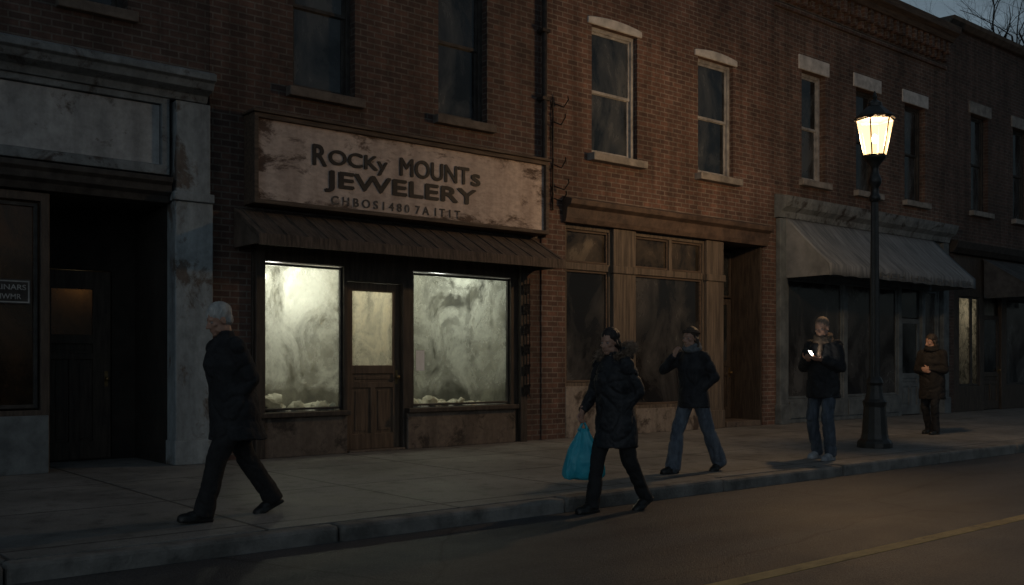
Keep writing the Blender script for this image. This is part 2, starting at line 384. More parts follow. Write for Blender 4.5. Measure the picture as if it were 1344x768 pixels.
def hand(bm, w, d_, n_, side, curl):
    d_ = d_.normalized(); n_ = (n_-d_*n_.dot(d_)).normalized(); s_ = d_.cross(n_) if side == 'R' else n_.cross(d_)
    rot = Matrix((d_, s_, n_)).transposed()
    ell(bm, w+d_*.05, (.056, .040, .017), rot); seg(bm, w-d_*.03, .027, w+d_*.02, .024, 10)
    for i in range(4): seg(bm, w+d_*.02+s_*(.014-.010*i), .013, w+d_*.088+s_*(.030-.0205*i), .0105, 8)
    for i, L in enumerate((.072, .082, .076, .058)):
        p_ = w+d_*.09+s_*(.031-.0205*i); an = 0
        for f_, r_, q_ in ((.45, .0095, .75), (.31, .0085, 1.1), (.24, .0075, .8)):
            an += curl*q_; nd = d_*math.cos(an)+n_*math.sin(an)
            p2 = p_+nd*L*f_; seg(bm, p_, r_, p2, r_-.0006, 8); p_ = p2
    p_ = w+d_*.028+s_*.03
    dirs = ((s_*.75+d_*.6+n_*.25), (s_*.35+d_*.8+n_*(.3+.4*curl)), (s_*.05+d_*.8+n_*(.4+.6*curl)))
    for nd, L, r_ in zip(dirs, (.042, .034, .028), (.0125, .0105, .009)):
        p2 = p_+nd.normalized()*L; seg(bm, p_, r_, p2, r_-.001, 8); p_ = p2
def person(label, loc, H, feet, arms, coat, trousers, shoe, hair, rot=math.pi, hem=.62, head=(0, 0), lean=.03, sw=1.0,
           legr=(.092, .072, .068), bulk=1.0, extras=None, seed=0, coat_wr=.012, hem_r=None):
    root = thing('person', label, 'person', loc); root.rotation_euler = (0, 0, rot); s = H/1.75; root.scale = (s, s, s)
    ank = {}; fm = {}
    for sd in 'LR':
        fx, fy, pt = feet[sd]
        rotm = Matrix.Rotation(R(pt), 3, 'Y')
        piv = V((.12, 0, 0)) if pt >= 0 else V((-.06, 0, 0))
        base = V((fx, fy, 0))
        fm[sd] = (base, rotm, piv)
        ank[sd] = base + piv + rotm @ (V((0, 0, .085))-piv)
    hz = .935
    for sd in 'LR':
        hy = .09 if sd == 'L' else -.09
        dx = math.hypot(ank[sd].x, ank[sd].y-hy); hz = min(hz, ank[sd].z+math.sqrt(.872**2-dx*dx))
    dz = hz-.935
    def P(x_, y_, z_): return V((x_+lean*(z_-.93), y_, z_+dz))
    hip = {'L': V((0, .09, hz)), 'R': V((0, -.09, hz))}
    knee = {}
    for sd in 'LR': knee[sd], ank[sd] = ik(hip[sd], ank[sd], .445, .43, V((1, .12 if sd == 'L' else -.12, 0)))
    sh = {'L': P(0, .175*sw, 1.42), 'R': P(0, -.175*sw, 1.42)}
    elb, wri = {}, {}
    for sd in 'LR':
        t_, pole = arms[sd][0], arms[sd][1]
        elb[sd], wri[sd] = ik(sh[sd], P(*t_), .29, .26, V(pole))
    hc = P(.035, 0, 1.632)
    hr = Matrix.Rotation(R(head[0]), 3, 'Z') @ Matrix.Rotation(R(head[1]), 3, 'Y')
    def Hd(x_, y_, z_): return hc + hr @ V((x_, y_, z_))
    bm = B()
    loft(bm, [(P(0, 0, .84), .08, .13), (P(0, 0, .95), .105, .155), (P(0, 0, 1.1), .095, .135), (P(.01, 0, 1.28), .11, .16*sw), (P(0, 0, 1.4), .09, .17*sw), (P(0, 0, 1.47), .06, .09)])
    for sd in 'LR':
        seg(bm, hip[sd], .078, knee[sd], .055); seg(bm, knee[sd], .054, ank[sd], .036)
        seg(bm, sh[sd], .052, elb[sd], .04); seg(bm, elb[sd], .039, wri[sd], .027)
        base, rotm, piv = fm[sd]
        tr_ = lambda p_: base+piv+rotm @ (V(p_)-piv)
        seg(bm, tr_((-.03, 0, .045)), .034, tr_((.15, 0, .035)), .028)
        hd = arms[sd][2]
        if hd: hand(bm, wri[sd], V(hd[0]), V(hd[1]), sd, hd[2])
        else: hand(bm, wri[sd], V((-.5, -.55 if sd == 'L' else .55, -.5)), V((-.3, -.3 if sd == 'L' else .3, .5)), sd, .9)
    seg(bm, P(-.01, 0, 1.44), .06, Hd(-.03, 0, -.05), .052)
    ell(bm, Hd(-.014, 0, .030), (.099, .077, .093), hr); ell(bm, Hd(.026, 0, -.042), (.066, .060, .076), hr)
    ell(bm, Hd(.064, 0, -.098), (.024, .027, .02), hr); ell(bm, Hd(.074, 0, .024), (.014, .048, .011), hr)
    seg(bm, Hd(.088, 0, .008), .008, Hd(.113, 0, -.030), .0125, 8)
    for y_ in (-1, 1):
        ell(bm, Hd(.10, y_*.011, -.035), (.011, .009, .008), hr); ell(bm, Hd(.060, y_*.042, -.022), (.024, .022, .018), hr)
        ell(bm, Hd(-.006, y_*.078, -.008), (.020, .010, .033), hr); ell(bm, Hd(.02, y_*.05, -.07), (.045, .014, .03), hr)
    ell(bm, Hd(.085, 0, -.062), (.011, .025, .0065), hr); ell(bm, Hd(.084, 0, -.074), (.010, .020, .0065), hr)
    body = bake('body', bm, .0068, 2, 'skin', root)
    for y_ in (-1, 1):
        q = B(); ell(q, (0, 0, 0), (.0125, .0125, .0115)); eo = obj('eye', q, 'eye', body, world=False, smooth=True); eo.location = Hd(.0725, y_*.031, .002); eo.rotation_euler = hr.to_euler()
    bm = B()
    loft(bm, [(P(0, 0, .80), .11*bulk, .165), (P(0, 0, .9), .13*bulk, .185), (P(0, 0, 1.0), .125*bulk, .175), (P(0, 0, 1.08), .11, .155)])
    for sd in 'LR':
        seg(bm, hip[sd]+V((0, 0, -.02)), legr[0], knee[sd], legr[1]); dn = (ank[sd]-knee[sd]).normalized()
        seg(bm, knee[sd], legr[1], ank[sd]-dn*.0+V((-.004, 0, 0)), legr[2], flat=False)
        tube(bm, [ank[sd]-dn*.12, ank[sd]+dn*.045], [legr[2], legr[2]*1.03], 14)
    bake('trousers', bm, .0115, 3, trousers, root, .013, 9, (1, 1, .9), seed, True)
    for sd in 'LR':
        base, rotm, piv = fm[sd]; bm = B()
        tr_ = lambda p_: base+piv+rotm @ (V(p_)-piv)
        ell(bm, tr_((-.02, 0, .06)), (.055, .044, .06), rotm); ell(bm, tr_((.06, 0, .045)), (.10, .046, .046), rotm); ell(bm, tr_((.135, 0, .036)), (.075, .049, .038), rotm)
        q = [(-.075, .036), (-.03, .044), (.04, .04), (.12, .052), (.175, .045), (.205, .025)]
        vl = []
        for z_ in (.0, .026): vl.append([bm.verts.new(tr_((x_, w_, z_))) for x_, w_ in q] + [bm.verts.new(tr_((x_, -w_, z_))) for x_, w_ in reversed(q)])
        rings(bm, vl)
        bake('shoe', bm, .008, 2, shoe, root)
    bm = B(); hr_ = hem_r or (.19, .205); wb = (bulk+1)/2
    rl_ = [(P(0, 0, hem), hr_[0]*bulk, hr_[1]*wb)]
    if hem < .78: rl_.append((P(0, 0, .82), .172*bulk, .198*wb))
    rl_ += [(P(0, 0, .96), .162*bulk, .192*sw*wb), (P(0, 0, 1.1), .148*bulk, .178*sw*wb), (P(.008, 0, 1.27), .155*bulk, .195*sw*wb), (P(0, 0, 1.39), .125*bulk, .195*sw), (P(0, 0, 1.46), .095*wb, .13), (P(0, 0, 1.50), .08, .088), (P(.005, 0, 1.545), .078, .08)]
    loft(bm, rl_)
    for sd in 'LR':
        seg(bm, sh[sd]+V((0, 0, -.01)), .075*bulk, elb[sd], .062*bulk); dn = (wri[sd]-elb[sd]).normalized()
        seg(bm, elb[sd], .062*bulk, elb[sd]+dn*.12, .055*bulk); tube(bm, [elb[sd]+dn*.1, wri[sd]+dn*.005], [.056*bulk, .048], 14)
    bake('coat', bm, .0115, 3, coat, root, coat_wr, 9, (1, 1, 1.0), seed+5, True)
    style, hm = hair; bm = B()
    ell(bm, Hd(-.024, 0, .046), (.099, .0835, .090), hr)
    if style == 'short':
        ell(bm, Hd(-.055, 0, -.005), (.066, .080, .068), hr); ell(bm, Hd(-.026, 0, .052), (.106, .090, .096), hr)
    if style == 'cropped': ell(bm, Hd(-.06, 0, .0), (.055, .07, .06), hr)
    if style in ('bun', 'long'):
        ell(bm, Hd(-.045, 0, -.005), (.075, .087, .085), hr); ell(bm, Hd(-.026, 0, .052), (.102, .087, .092), hr)
        for y_ in (-1, 1): seg(bm, Hd(.02, y_*.072, .055), .012, Hd(-.015, y_*.082, -.05), .016, 10)
    if style == 'long':
        ell(bm, Hd(-.065, 0, -.11), (.05, .09, .11), hr)
        for y_ in (-1, 1): seg(bm, Hd(-.02, y_*.084, -.02), .026, Hd(-.015, y_*.09, -.18), .02, 10)
    if style == 'bun': ell(bm, Hd(-.085, 0, -.05), (.05, .06, .065), hr)
    bake('hair', bm, .007, 2, hm, root, .006 if style != 'cropped' else .002, 28, (1, 1, .35), seed)
    if extras: extras(root, P, Hd, hr, wri, elb)
    return root, wri

def ring_scarf(root, P, mat, z=1.505, r=.088, t=.036, tail=False, name='scarf', seed=1):
    bm = B()
    for zz, rr, tt in ((z, r+.012, t), (z+.045, r, t*.9)):
        pts = [P(.008+rr*math.cos(a_)*1.02, rr*math.sin(a_), zz+.012*math.cos(a_*2+zz*30)-.02*math.cos(a_)) for a_ in [2*math.pi*k/20 for k in range(21)]]
        tube(bm, pts, tt, 10)
    if tail: seg(bm, P(.11, .03, z), .03, P(.165, .035, z-.2), .035, 10)
    bake(name, bm, .009, 2, mat, root, .008, 22, (1, 1, 1), seed)

person('person with pale grey hair in a long black coat, hands in pockets, leftmost walker', (-6.64, -4.46, 0), 1.75,
       {'L': (.30, .085, -4), 'R': (-.42, -.085, 24)},
       {'L': ((.05, .13, .93), (-1, .6, 0), None), 'R': ((.05, -.13, .93), (-1, -.6, 0), None)},
       'coat_black', 'trousers', 'shoe_black', ('short', 'hair_grey'), hem=.66, head=(0, 20), lean=.14, sw=1.08, bulk=1.2, seed=1, hem_r=(.20, .215), legr=(.10, .085, .082), coat_wr=.016)
def ex2(root, P, Hd, hr, wri, elb):
    bm = B(); ell(bm, P(-.12, 0, 1.50), (.09, .14, .09)); ell(bm, P(-.06, 0, 1.47), (.11, .15, .06))
    bake('hood', bm, .011, 3, 'coat_navy', root, .008, 10, (1, 1, 1), 3)
    f_ = B(); random.seed(5)
    for i in range(4600):
        an = R(random.uniform(40, 320)); c0 = P(-.055+.145*math.cos(an), .15*math.sin(an), 1.53-.065*math.cos(an))
        out = V((math.cos(an), math.sin(an), .55)); dv = (out + V((random.gauss(0, .6), random.gauss(0, .6), random.gauss(0, .6)))).normalized()
        L = random.uniform(.03, .075); sd_ = dv.cross(V((random.gauss(0, 1), random.gauss(0, 1), random.gauss(0, 1)))).normalized()*.0032
        a_ = c0+V((random.gauss(0, .016), random.gauss(0, .016), random.gauss(0, .016)))
        f_.faces.new([f_.verts.new(a_-sd_), f_.verts.new(a_+sd_), f_.verts.new(a_+dv*L+V((0, 0, -.01)))])
    obj('fur_trim', f_, 'fur', root, world=False)
P2L = V((-3.38, -5.60, -.13))
r2, w2 = person('person in a dark fur trimmed parka stepping off the kerb with a blue carrier bag', P2L, 1.71,
       {'L': (-.38, .08, 28), 'R': (.23, -.08, 0)},
       {'L': ((.03, .11, .95), (-1, .8, 0), None), 'R': ((.20, -.25, .965), (-1, -.4, 0), ((.1, 0, -1), (0, 1, 0), 1.15))},
       'coat_navy', 'trousers', 'shoe_black', ('bun', 'hair_black'), hem=.62, head=(8, 10), lean=.06, sw=.97, seed=2, hem_r=(.19, .20),
       legr=(.095, .076, .066), bulk=1.12, extras=ex2, coat_wr=.017)
def ex3(root, P, Hd, hr, wri, elb):
    ring_scarf(root, P, 'scarf_grey', seed=3, r=.082, t=.028)
    bm = B(); tube(bm, [Hd(-.026+.106*math.cos(a_), .091*math.sin(a_), .062+.014*math.cos(a_)) for a_ in [2*math.pi*k/24 for k in range(25)]], .014, 8)
    tube(bm, [Hd(-.026+.101*math.cos(a_), .087*math.sin(a_), .082+.014*math.cos(a_)) for a_ in [2*math.pi*k/24 for k in range(25)]], .013, 8)
    bake('headband', bm, .007, 2, 'headband', root, .003, 40, (1, 1, 1), 2)
person('person in a charcoal jacket and blue jeans walking with one hand raised to the mouth', (-1.16, -4.68, 0), 1.68,
       {'L': (-.42, .08, 22), 'R': (.28, -.08, 0)},
       {'L': ((.03, .11, .98), (-1, .8, 0), None), 'R': ((.235, -.085, 1.42), (.2, -.8, -.8), ((-.25, .25, .9), (-.9, .2, -.1), .9))},
       'jacket', 'jeans', 'shoe_black', ('long', 'hair_brown'), hem=.80, head=(2, 4), lean=.04, sw=.95, seed=3, hem_r=(.175, .195),
       legr=(.092, .082, .092), bulk=1.06, extras=ex3)
def ex4(root, P, Hd, hr, wri, elb):
    ring_scarf(root, P, 'scarf_tan', tail=True, seed=4, z=1.475, t=.032)
    bm = B(); ell(bm, Hd(.05, 0, -.09), (.046, .052, .036), hr); ell(bm, Hd(.03, 0, -.08), (.05, .062, .03), hr)
    bake('beard', bm, .006, 1, 'hair_short', root, .004, 40, (1, 1, .5), 3)
P4L = V((1.36, -4.74, 0))
r4, w4 = person('person in a black jacket and tan scarf looking down at a glowing phone', P4L, 1.84,
       {'L': (.06, .13, 0), 'R': (-.07, -.12, 0)},
       {'L': ((.215, .085, 1.235), (-.5, .6, -.8), ((.85, -.30, .10), (-.1, -.35, .9), .38)), 'R': ((.225, -.085, 1.235), (-.5, -.6, -.8), ((.85, .35, .1), (-.1, .35, .9), .5))},
       'coat_black', 'jeans_dark', 'shoe_grey', ('cropped', 'hair_short'), hem=.76, head=(0, 18), lean=.0, seed=4, hem_r=(.165, .21),
       legr=(.095, .075, .07), bulk=1.12, extras=ex4, rot=R(186), coat_wr=.016)
person('person in a long dark brown coat standing with hands clasped, farthest along the pavement', (6.78, -3.4, 0), 1.74,
       {'L': (.06, .10, 0), 'R': (-.08, -.10, 0)},
       {'L': ((.185, .03, 1.15), (-.4, .7, -.6), ((.3, -.95, .0), (-.7, -.4, 0), .9)), 'R': ((.19, -.05, 1.12), (-.4, -.7, -.6), ((.3, .95, .0), (-.7, .4, 0), .9))},
       'coat_brown', 'trousers', 'shoe_black', ('long', 'hair_dark'), hem=.62, head=(-30, 14), lean=.0, seed=5, hem_r=(.17, .21),
       legr=(.095, .076, .066), bulk=1.22, sw=1.05, extras=lambda root, P, Hd, hr, wri, elb: ring_scarf(root, P, 'coat_brown', seed=6))

# blue bag held by the parka wearer
s2 = 1.71/1.75; hw = w2['R'] + V((.01, .03, -.115)); hwW = P2L + Matrix.Rotation(math.pi, 3, 'Z') @ (hw*s2)
bg = thing('plastic_bag', 'bright blue plastic carrier bag hanging from the walking person\'s hand', 'bag', hwW - V((0, 0, .5)))
br3 = Matrix.Rotation(R(-32), 3, 'Z')
bm = B(); n = 72; rl = []
for z, rx, ry in ((-.52, .16, .05), (-.512, .19, .07), (-.48, .202, .09), (-.43, .20, .10), (-.37, .188, .10), (-.31, .17, .095), (-.25, .148, .08), (-.19, .115, .055), (-.14, .085, .04), (-.09, .06, .026), (-.05, .042, .018)):
    ring = []
    for k in range(n):
        a_ = 2*math.pi*k/n; cx_, cy_ = math.cos(a_), math.sin(a_)
        px_ = math.copysign(abs(cx_)**.6, cx_)*rx; py_ = math.copysign(abs(cy_)**.7, cy_)*ry
        cr_ = noise.noise(V((cx_*4+z*3, cy_*4, z*9))); up = max(0, (z+.45)*2.4)
        wv = 1+.16*noise.noise(V((cx_*2.2, cy_*2.2, z*4))) + .10*math.sin(a_*9+z*9)*up - .22*(1-min(1, abs(cr_)*3))**3
        ring.append(bm.verts.new(hwW + br3 @ V((px_*(1+(wv-1)*.5), py_*wv, z+.02*noise.noise(V((cx_*3, cy_*3, z)))))))
    rl.append(ring)
rings(bm, rl); obj('bag_body', bm, 'bag_blue', bg, smooth=True)
for sy in (-1, 1):
    bm = B()
    for sx in (-1, 1): tube(bm, [hwW+br3 @ V(p_) for p_ in ((sx*.045, sy*.012, -.07), (sx*.03, sy*.012, -.04), (sx*.012, sy*.008, .0), (0, sy*.006, .018))], [.016, .011, .009, .009], 8)
    obj('handle', bm, 'bag_blue', bg, smooth=True)
# phone in the standing person's hands
s4 = 1.84/1.75; R4 = Matrix.Rotation(R(186), 3, 'Z')
pc = P4L + R4 @ (((w4['L']+w4['R'])/2 + V((.115, .012, .075)))*s4)
ph = thing('phone', 'phone with a glowing white screen in the standing person\'s hands', 'phone', pc)
nrm = V((.30, -.76, .57)).normalized(); lx = V((1, .30, 0)); lx = (lx-nrm*lx.dot(nrm)).normalized(); lz = nrm.cross(lx)
rotm = Matrix((lx, lz, nrm)).transposed()
q = bx(B(), -.085, .085, -.045, .045, -.005, .004); o = obj('phone_body', q, 'phone_body', ph, world=False, bevel=.003); o.rotation_euler = rotm.to_euler()
q = B(); q.faces.new([q.verts.new(p_) for p_ in ((-.08, -.041, .0052), (.08, -.041, .0052), (.08, .041, .0052), (-.08, .041, .0052))]); o = obj('screen', q, 'screen', ph, world=False); o.rotation_euler = rotm.to_euler()

# ------------------------------------------------------------------ ground
def ground_mats():
    m, nt, b, o = new_mat('asphalt')
    vec = coords(nt)
    n1 = noise_n(nt, vec, .6, 6, .7); n2 = noise_n(nt, vec, 55, 3, .8); n3 = noise_n(nt, coords(nt, (.25, 1.6, 1)), 1.2, 6, .6)
    c = mixc(nt, 1.0, ramp(nt, n1, [(.3, (.038, .039, .042)), (.7, (.078, .079, .082))]).outputs[0], ramp(nt, n2, [(.35, .45), (.7, 1.7)]).outputs[0], 'MULTIPLY')
    c = mixc(nt, 1.0, c, ramp(nt, n3, [(.35, .6), (.65, 1.1)]).outputs[0], 'MULTIPLY')
    vo = N(nt, 'ShaderNodeTexVoronoi', feature='DISTANCE_TO_EDGE'); vo.inputs['Scale'].default_value = .32
    nv = N(nt, 'ShaderNodeTexNoise'); nv.inputs['Scale'].default_value = 1.1; nv.inputs['Detail'].default_value = 6; nt.links.new(vec, nv.inputs['Vector'])
    mv = N(nt, 'ShaderNodeMix', data_type='VECTOR'); mv.inputs[0].default_value = .35; nt.links.new(vec, mv.inputs[4]); nt.links.new(nv.outputs['Color'], mv.inputs[5])
    nt.links.new(mv.outputs[1], vo.inputs['Vector'])
    crack = ramp(nt, vo.outputs['Distance'], [(.0, .35), (.006, 1.0)]).outputs[0]
    c = mixc(nt, 1.0, c, crack, 'MULTIPLY')
    nt.links.new(c, b.inputs['Base Color'])
    nt.links.new(ramp(nt, n1, [(.3, .44), (.7, .7)]).outputs[0], b.inputs['Roughness'])
    bump(nt, b, n2, .8, .016); M['asphalt'] = m
    m, nt, b, o = new_mat('pavement_concrete')
    vec = coords(nt)
    sp = N(nt, 'ShaderNodeSeparateXYZ'); nt.links.new(vec, sp.inputs[0])
    def joint(sock, period, offset):
        return ramp(nt, math_n(nt, 'PINGPONG', math_n(nt, 'ADD', sock, offset), period/2), [(.008, 0.0), (.022, 1.0)]).outputs[0]
    j = mixc(nt, 1.0, joint(sp.outputs[0], 1.8, 100.3), joint(sp.outputs[1], 1.72, 100.8+.42), 'MULTIPLY')
    n1 = noise_n(nt, vec, .8, 8, .68); n2 = noise_n(nt, vec, 45, 4, .7); n4 = noise_n(nt, vec, 4, 6, .7)
    c = ramp(nt, n1, [(.3, (.125, .123, .117)), (.7, (.265, .262, .25))]).outputs[0]
    c = mixc(nt, 1.0, c, ramp(nt, n2, [(.3, .7), (.7, 1.2)]).outputs[0], 'MULTIPLY')
    c = mixc(nt, 1.0, c, ramp(nt, n4, [(.32, .5), (.5, 1.0)]).outputs[0], 'MULTIPLY')
    c = mixc(nt, 1.0, c, ramp(nt, j, [(0, .3), (1, 1.0)]).outputs[0], 'MULTIPLY')
    nt.links.new(c, b.inputs['Base Color'])
    nt.links.new(ramp(nt, n1, [(.3, .5), (.7, .8)]).outputs[0], b.inputs['Roughness'])
    bump(nt, b, math_n(nt, 'MULTIPLY_ADD', n2, .3, j), .6, .01); M['pavement'] = m
ground_mats()
M['kerb'] = pm('kerb_stone', (.085, .083, .078), (.22, .213, .20), 3.5, .8, .5)
M['yellow'] = peel_mat('yellow_road_paint', (.50, .37, .16), (.36, .26, .11), (.09, .078, .065), .54, .70, 5, (.4, 1, 1))
M['soil'] = pm('ground_soil', (.03, .03, .028), (.07, .068, .06), .5, .95, .3)
struct('ground', box(-600, 600, -600, 600, -.6, -.2), 'soil')
struct('road', box(-120, 200, -17, -5.30, -.199, -.13), 'asphalt')
struct('pavement', box(-120, 200, -5.18, 10, -.19, 0), 'pavement')
kb = B(); x = -60.3; random.seed(3)
while x < 90:
    L = 2.35 + random.uniform(-.05, .05); d = random.uniform(-.014, .014); h = random.uniform(-.010, .006)
    bx(kb, x+.008, x+L-.008, -5.36+d, -5.18, -.16, .006+h); x += L
struct('kerb', kb, 'kerb', bevel=.03)
yl = B(); bx(yl, -60, 150, -8.27, -8.14, -.1299, -.126); struct('road_marking', yl, 'yellow')

# ------------------------------------------------------------------ windows & generic parts
def sash(parent, x0, x1, z0, z1, y, frame='frame_dark', sill='stone_dark', lintel=None, glass='upper_glass', arch=0):
    f = B(); t = .07
    sheet(f, x0, x1, z0, z1, y, y+.10, [(x0+t, x1-t, z0+t, z1-t)])
    w = obj('window', f, frame, parent, bevel=.006)
    zm = z0+(z1-z0)*.5
    for k, (a, b, yy) in enumerate(((zm-.02, z1-t+.01, y+.03), (z0+t-.01, zm+.02, y+.055))):
        obj('sash', sheet(B(), x0+t-.01, x1-t+.01, a, b, yy, yy+.035, [(x0+t+.045, x1-t-.045, a+.05, b-.05)]), frame, w, bevel=.004)
        obj('pane', box(x0+t+.03, x1-t-.03, yy+.015, yy+.022, a+.03, b-.03), glass, w)
    if sill: obj('sill', box(x0-.1, x1+.1, y-.26, y+.02, z0-.13, z0-.002), sill, parent, bevel=.012)
    if lintel:
        lb = B()
        if arch:
            n = 8; xa, xb = x0-.1, x1+.1; top = []; bot = []
            for i in range(n+1):
                u = i/n; dz = arch*(1-(2*u-1)**2); bot.append((xa+(xb-xa)*u, z1+.004)); top.append((xa+(xb-xa)*u, z1+.11+dz))
            vs = []
            for yy in (y-.12, y+.06):
                vs.append([[lb.verts.new((px, yy, pz)) for px, pz in bot], [lb.verts.new((px, yy, pz)) for px, pz in top]])
            for i in range(n):
                lb.faces.new((vs[0][0][i], vs[0][0][i+1], vs[0][1][i+1], vs[0][1][i])); lb.faces.new((vs[1][0][i], vs[1][0][i+1], vs[1][1][i+1], vs[1][1][i]))
                for q in (0, 1): lb.faces.new((vs[0][q][i], vs[0][q][i+1], vs[1][q][i+1], vs[1][q][i]))
            for i in (0, n): lb.faces.new((vs[0][0][i], vs[0][1][i], vs[1][1][i], vs[1][0][i]))
        else: bx(lb, x0-.12, x1+.12, y-.17, y+.05, z1+.004, z1+.3)
        obj('lintel', lb, lintel, parent, bevel=.01)
    return w
def pane(parent, x0, x1, z0, z1, y, mat, name='pane'):
    return obj(name, box(x0, x1, y, y+.008, z0, z1), mat, parent)
def shop_window(parent, x0, x1, z0, z1, y, mat, frame, t=.045, mull=()):
    f = B(); ops = []; xs = [x0] + list(mull) + [x1]
    for a, b in zip(xs, xs[1:]): ops.append((a+t, b-t, z0+t, z1-t))
    sheet(f, x0, x1, z0, z1, y, y+.07, ops)
    w = obj('shop_window', f, frame, parent, bevel=.006)
    for a, b, c, d in ops: pane(w, a-.02, b+.02, c-.02, d+.02, y+.035, mat)
    return w
def panel_door(parent, x0, x1, z0, z1, y, mat, glass, gz, knob_side=1, t=.12):
    ops = [(x0+t, x1-t, gz, z1-t)]
    xm = (x0+x1)/2
    pan = [(x0+t, xm-.04, z0+.22, gz-.32), (xm+.04, x1-t, z0+.22, gz-.32), (x0+t, x1-t, gz-.24, gz-.12)]
    d = obj('door', sheet(B(), x0, x1, z0, z1, y, y+.05, ops+pan), mat, parent, bevel=.008)
    for a, b, c, e in pan:
        if b-a < .05 or e-c < .05: continue
        q = B(); bx(q, a-.005, b+.005, y+.025, y+.04, c-.005, e+.005); bx(q, a+.05, b-.05, y+.012, y+.024, c+.04, e-.04)
        obj('door_panel', q, mat, d, bevel=.006)
    pane(d, x0+t-.01, x1-t+.01, gz-.01, z1-t+.01, y+.02, glass)
    k = B(); kx = x1-.06 if knob_side > 0 else x0+.06
    bx(k, kx-.02, kx+.02, y-.006, y+.001, .95, 1.15)
    bmesh.ops.create_uvsphere(k, u_segments=10, v_segments=8, radius=.03, matrix=Matrix.Translation((kx, y-.05, 1.05)))
    tube(k, [(kx, y, 1.05), (kx, y-.05, 1.05)], .01)
    obj('handle', k, 'brass', d, smooth=False)
    return d
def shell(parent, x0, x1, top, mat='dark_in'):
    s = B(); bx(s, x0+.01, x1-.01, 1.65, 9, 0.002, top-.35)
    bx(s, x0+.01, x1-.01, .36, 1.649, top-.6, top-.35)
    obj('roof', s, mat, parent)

# ------------------------------------------------------------------ building A (left, painted storefront)
a = thing('brick_building', 'brick building with pale peeling shopfront, grey cornice and deep dark doorway, leftmost in the row', 'building', (-8, 0, 0))
ax0, ax1 = -13, -4.985
obj('wall', sheet(B(), ax0, ax1, 4.72, 9.5, 0, .35, [(-6.72, -6.0, 5.48, 7.6), (-8.9, -8.1, 5.48, 7.6)]), 'brick_a', a)
for q in ((-6.72, -6.0), (-8.9, -8.1)): sash(a, q[0], q[1], 5.48, 7.6, .16, sill='stone_dark')
shell(a, ax0, ax1, 9.5)
obj('cornice', prism(B(), [(.0, 4.50), (-.12, 4.50), (-.16, 4.58), (-.32, 4.62), (-.36, 4.70), (-.42, 4.72), (-.42, 4.80), (-.36, 4.83), (0, 4.90)], ax0, -5.06), 'cornice_grey', a, bevel=.008)
obj('fascia', sheet(B(), ax0, -5.52, 3.56, 4.5, -.08, .1, [(-8.6, -5.62, 3.68, 4.42)]), 'cornice_grey', a, bevel=.01)
obj('fascia_panel', box(-8.59, -5.63, -.03, .05, 3.69, 4.41), 'fascia_white', a)
obj('fascia_moulding', prism(B(), [(.1, 3.22), (-.05, 3.22), (-.08, 3.30), (-.14, 3.34), (-.15, 3.42), (-.19, 3.46), (-.19, 3.52), (.1, 3.555)], ax0, -5.52), 'frame_dark', a, bevel=.006)
p = B(); bx(p, -5.48, -5.0, -.16, .12, .0, 3.25); bx(p, -5.51, -4.995, -.20, .12, 3.252, 3.36); bx(p, -5.46, -5.02, -.13, .12, 3.362, 4.49); bx(p, -5.5, -4.995, -.19, .12, .001, .3)
obj('pilaster', p, 'pilaster', a, bevel=.012)
obj('storefront_frame', sheet(B(), ax0, -6.88, .0, 3.2, .0, .1, [(-10.6, -6.98, .72, 3.1)]), 'wood_dark', a, bevel=.008)
shop_window(a, -10.58, -7.0, .74, 3.08, .03, 'glass_brown', 'frame_dark', mull=(-8.8,))
obj('bulkhead', box(ax0, -6.90, -.05, -.002, .0, .66), 'grey_blue', a, bevel=.01)
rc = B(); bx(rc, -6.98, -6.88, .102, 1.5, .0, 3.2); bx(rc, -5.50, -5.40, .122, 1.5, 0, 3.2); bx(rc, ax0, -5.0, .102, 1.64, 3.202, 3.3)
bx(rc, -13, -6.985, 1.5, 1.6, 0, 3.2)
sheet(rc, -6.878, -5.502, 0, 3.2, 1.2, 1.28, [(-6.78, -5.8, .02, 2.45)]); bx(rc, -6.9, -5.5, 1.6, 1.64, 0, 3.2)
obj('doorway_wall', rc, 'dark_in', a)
panel_door(a, -6.77, -5.81, .02, 2.44, 1.22, 'wood_dark', 'glass_brown', 1.62, t=.23)
nb = thing('notice_sign', 'small pale two line notice hanging in the dim shop window at the far left', 'sign', (-7.35, -.012, 1.9))
q = B(); bx(q, -7.6, -7.08, .005, .018, 1.92, 2.2); obj('notice_board', q, 'ink', nb)
q = B(); sheet(q, -7.585, -7.095, 1.935, 2.185, .002, .005, [(-7.57, -7.11, 1.95, 2.17)]); text_into(q, 'BEKINARS', -7.55, -7.13, 2.08, .06, .004, .002, .01); text_into(q, 'CHWMR', -7.50, -7.18, 1.975, .06, .004, .002, .01)
obj('lettering', q, 'paper_dark', nb)

# ------------------------------------------------------------------ building B (derelict shop)
b = thing('brick_building', 'dark brown brick building with the lit dusty shop windows and brown awning', 'building', (-2.2, 0, 0))
B0, B1 = -4.98, .598
wins_b = [(-3.82, -2.86, 4.95, 7.3), (-1.43, -.50, 4.95, 7.3)]
obj('wall', sheet(B(), B0, B1, 0, 9.6, .0, .35, [(-4.42, .27, -1, 3.24)] + wins_b), 'brick_b', b)
for q in wins_b: sash(b, *q, .13, sill='stone_dark')
shell(b, B0, B1, 9.6)
ops = [(-4.27, -3.05, .60, 2.60), (-2.99, -2.07, -.5, 2.40), (-1.89, -.04, .60, 2.60)]
obj('storefront_frame', sheet(B(), -4.415, .265, 0, 3.235, -.02, .12, ops), 'wood_dark', b, bevel=.01)
shop_window(b, -4.265, -3.055, .62, 2.58, .02, 'glass_l', 'frame_dark', .03)
shop_window(b, -1.885, -.045, .62, 2.58, .02, 'glass_r', 'frame_dark', .03)
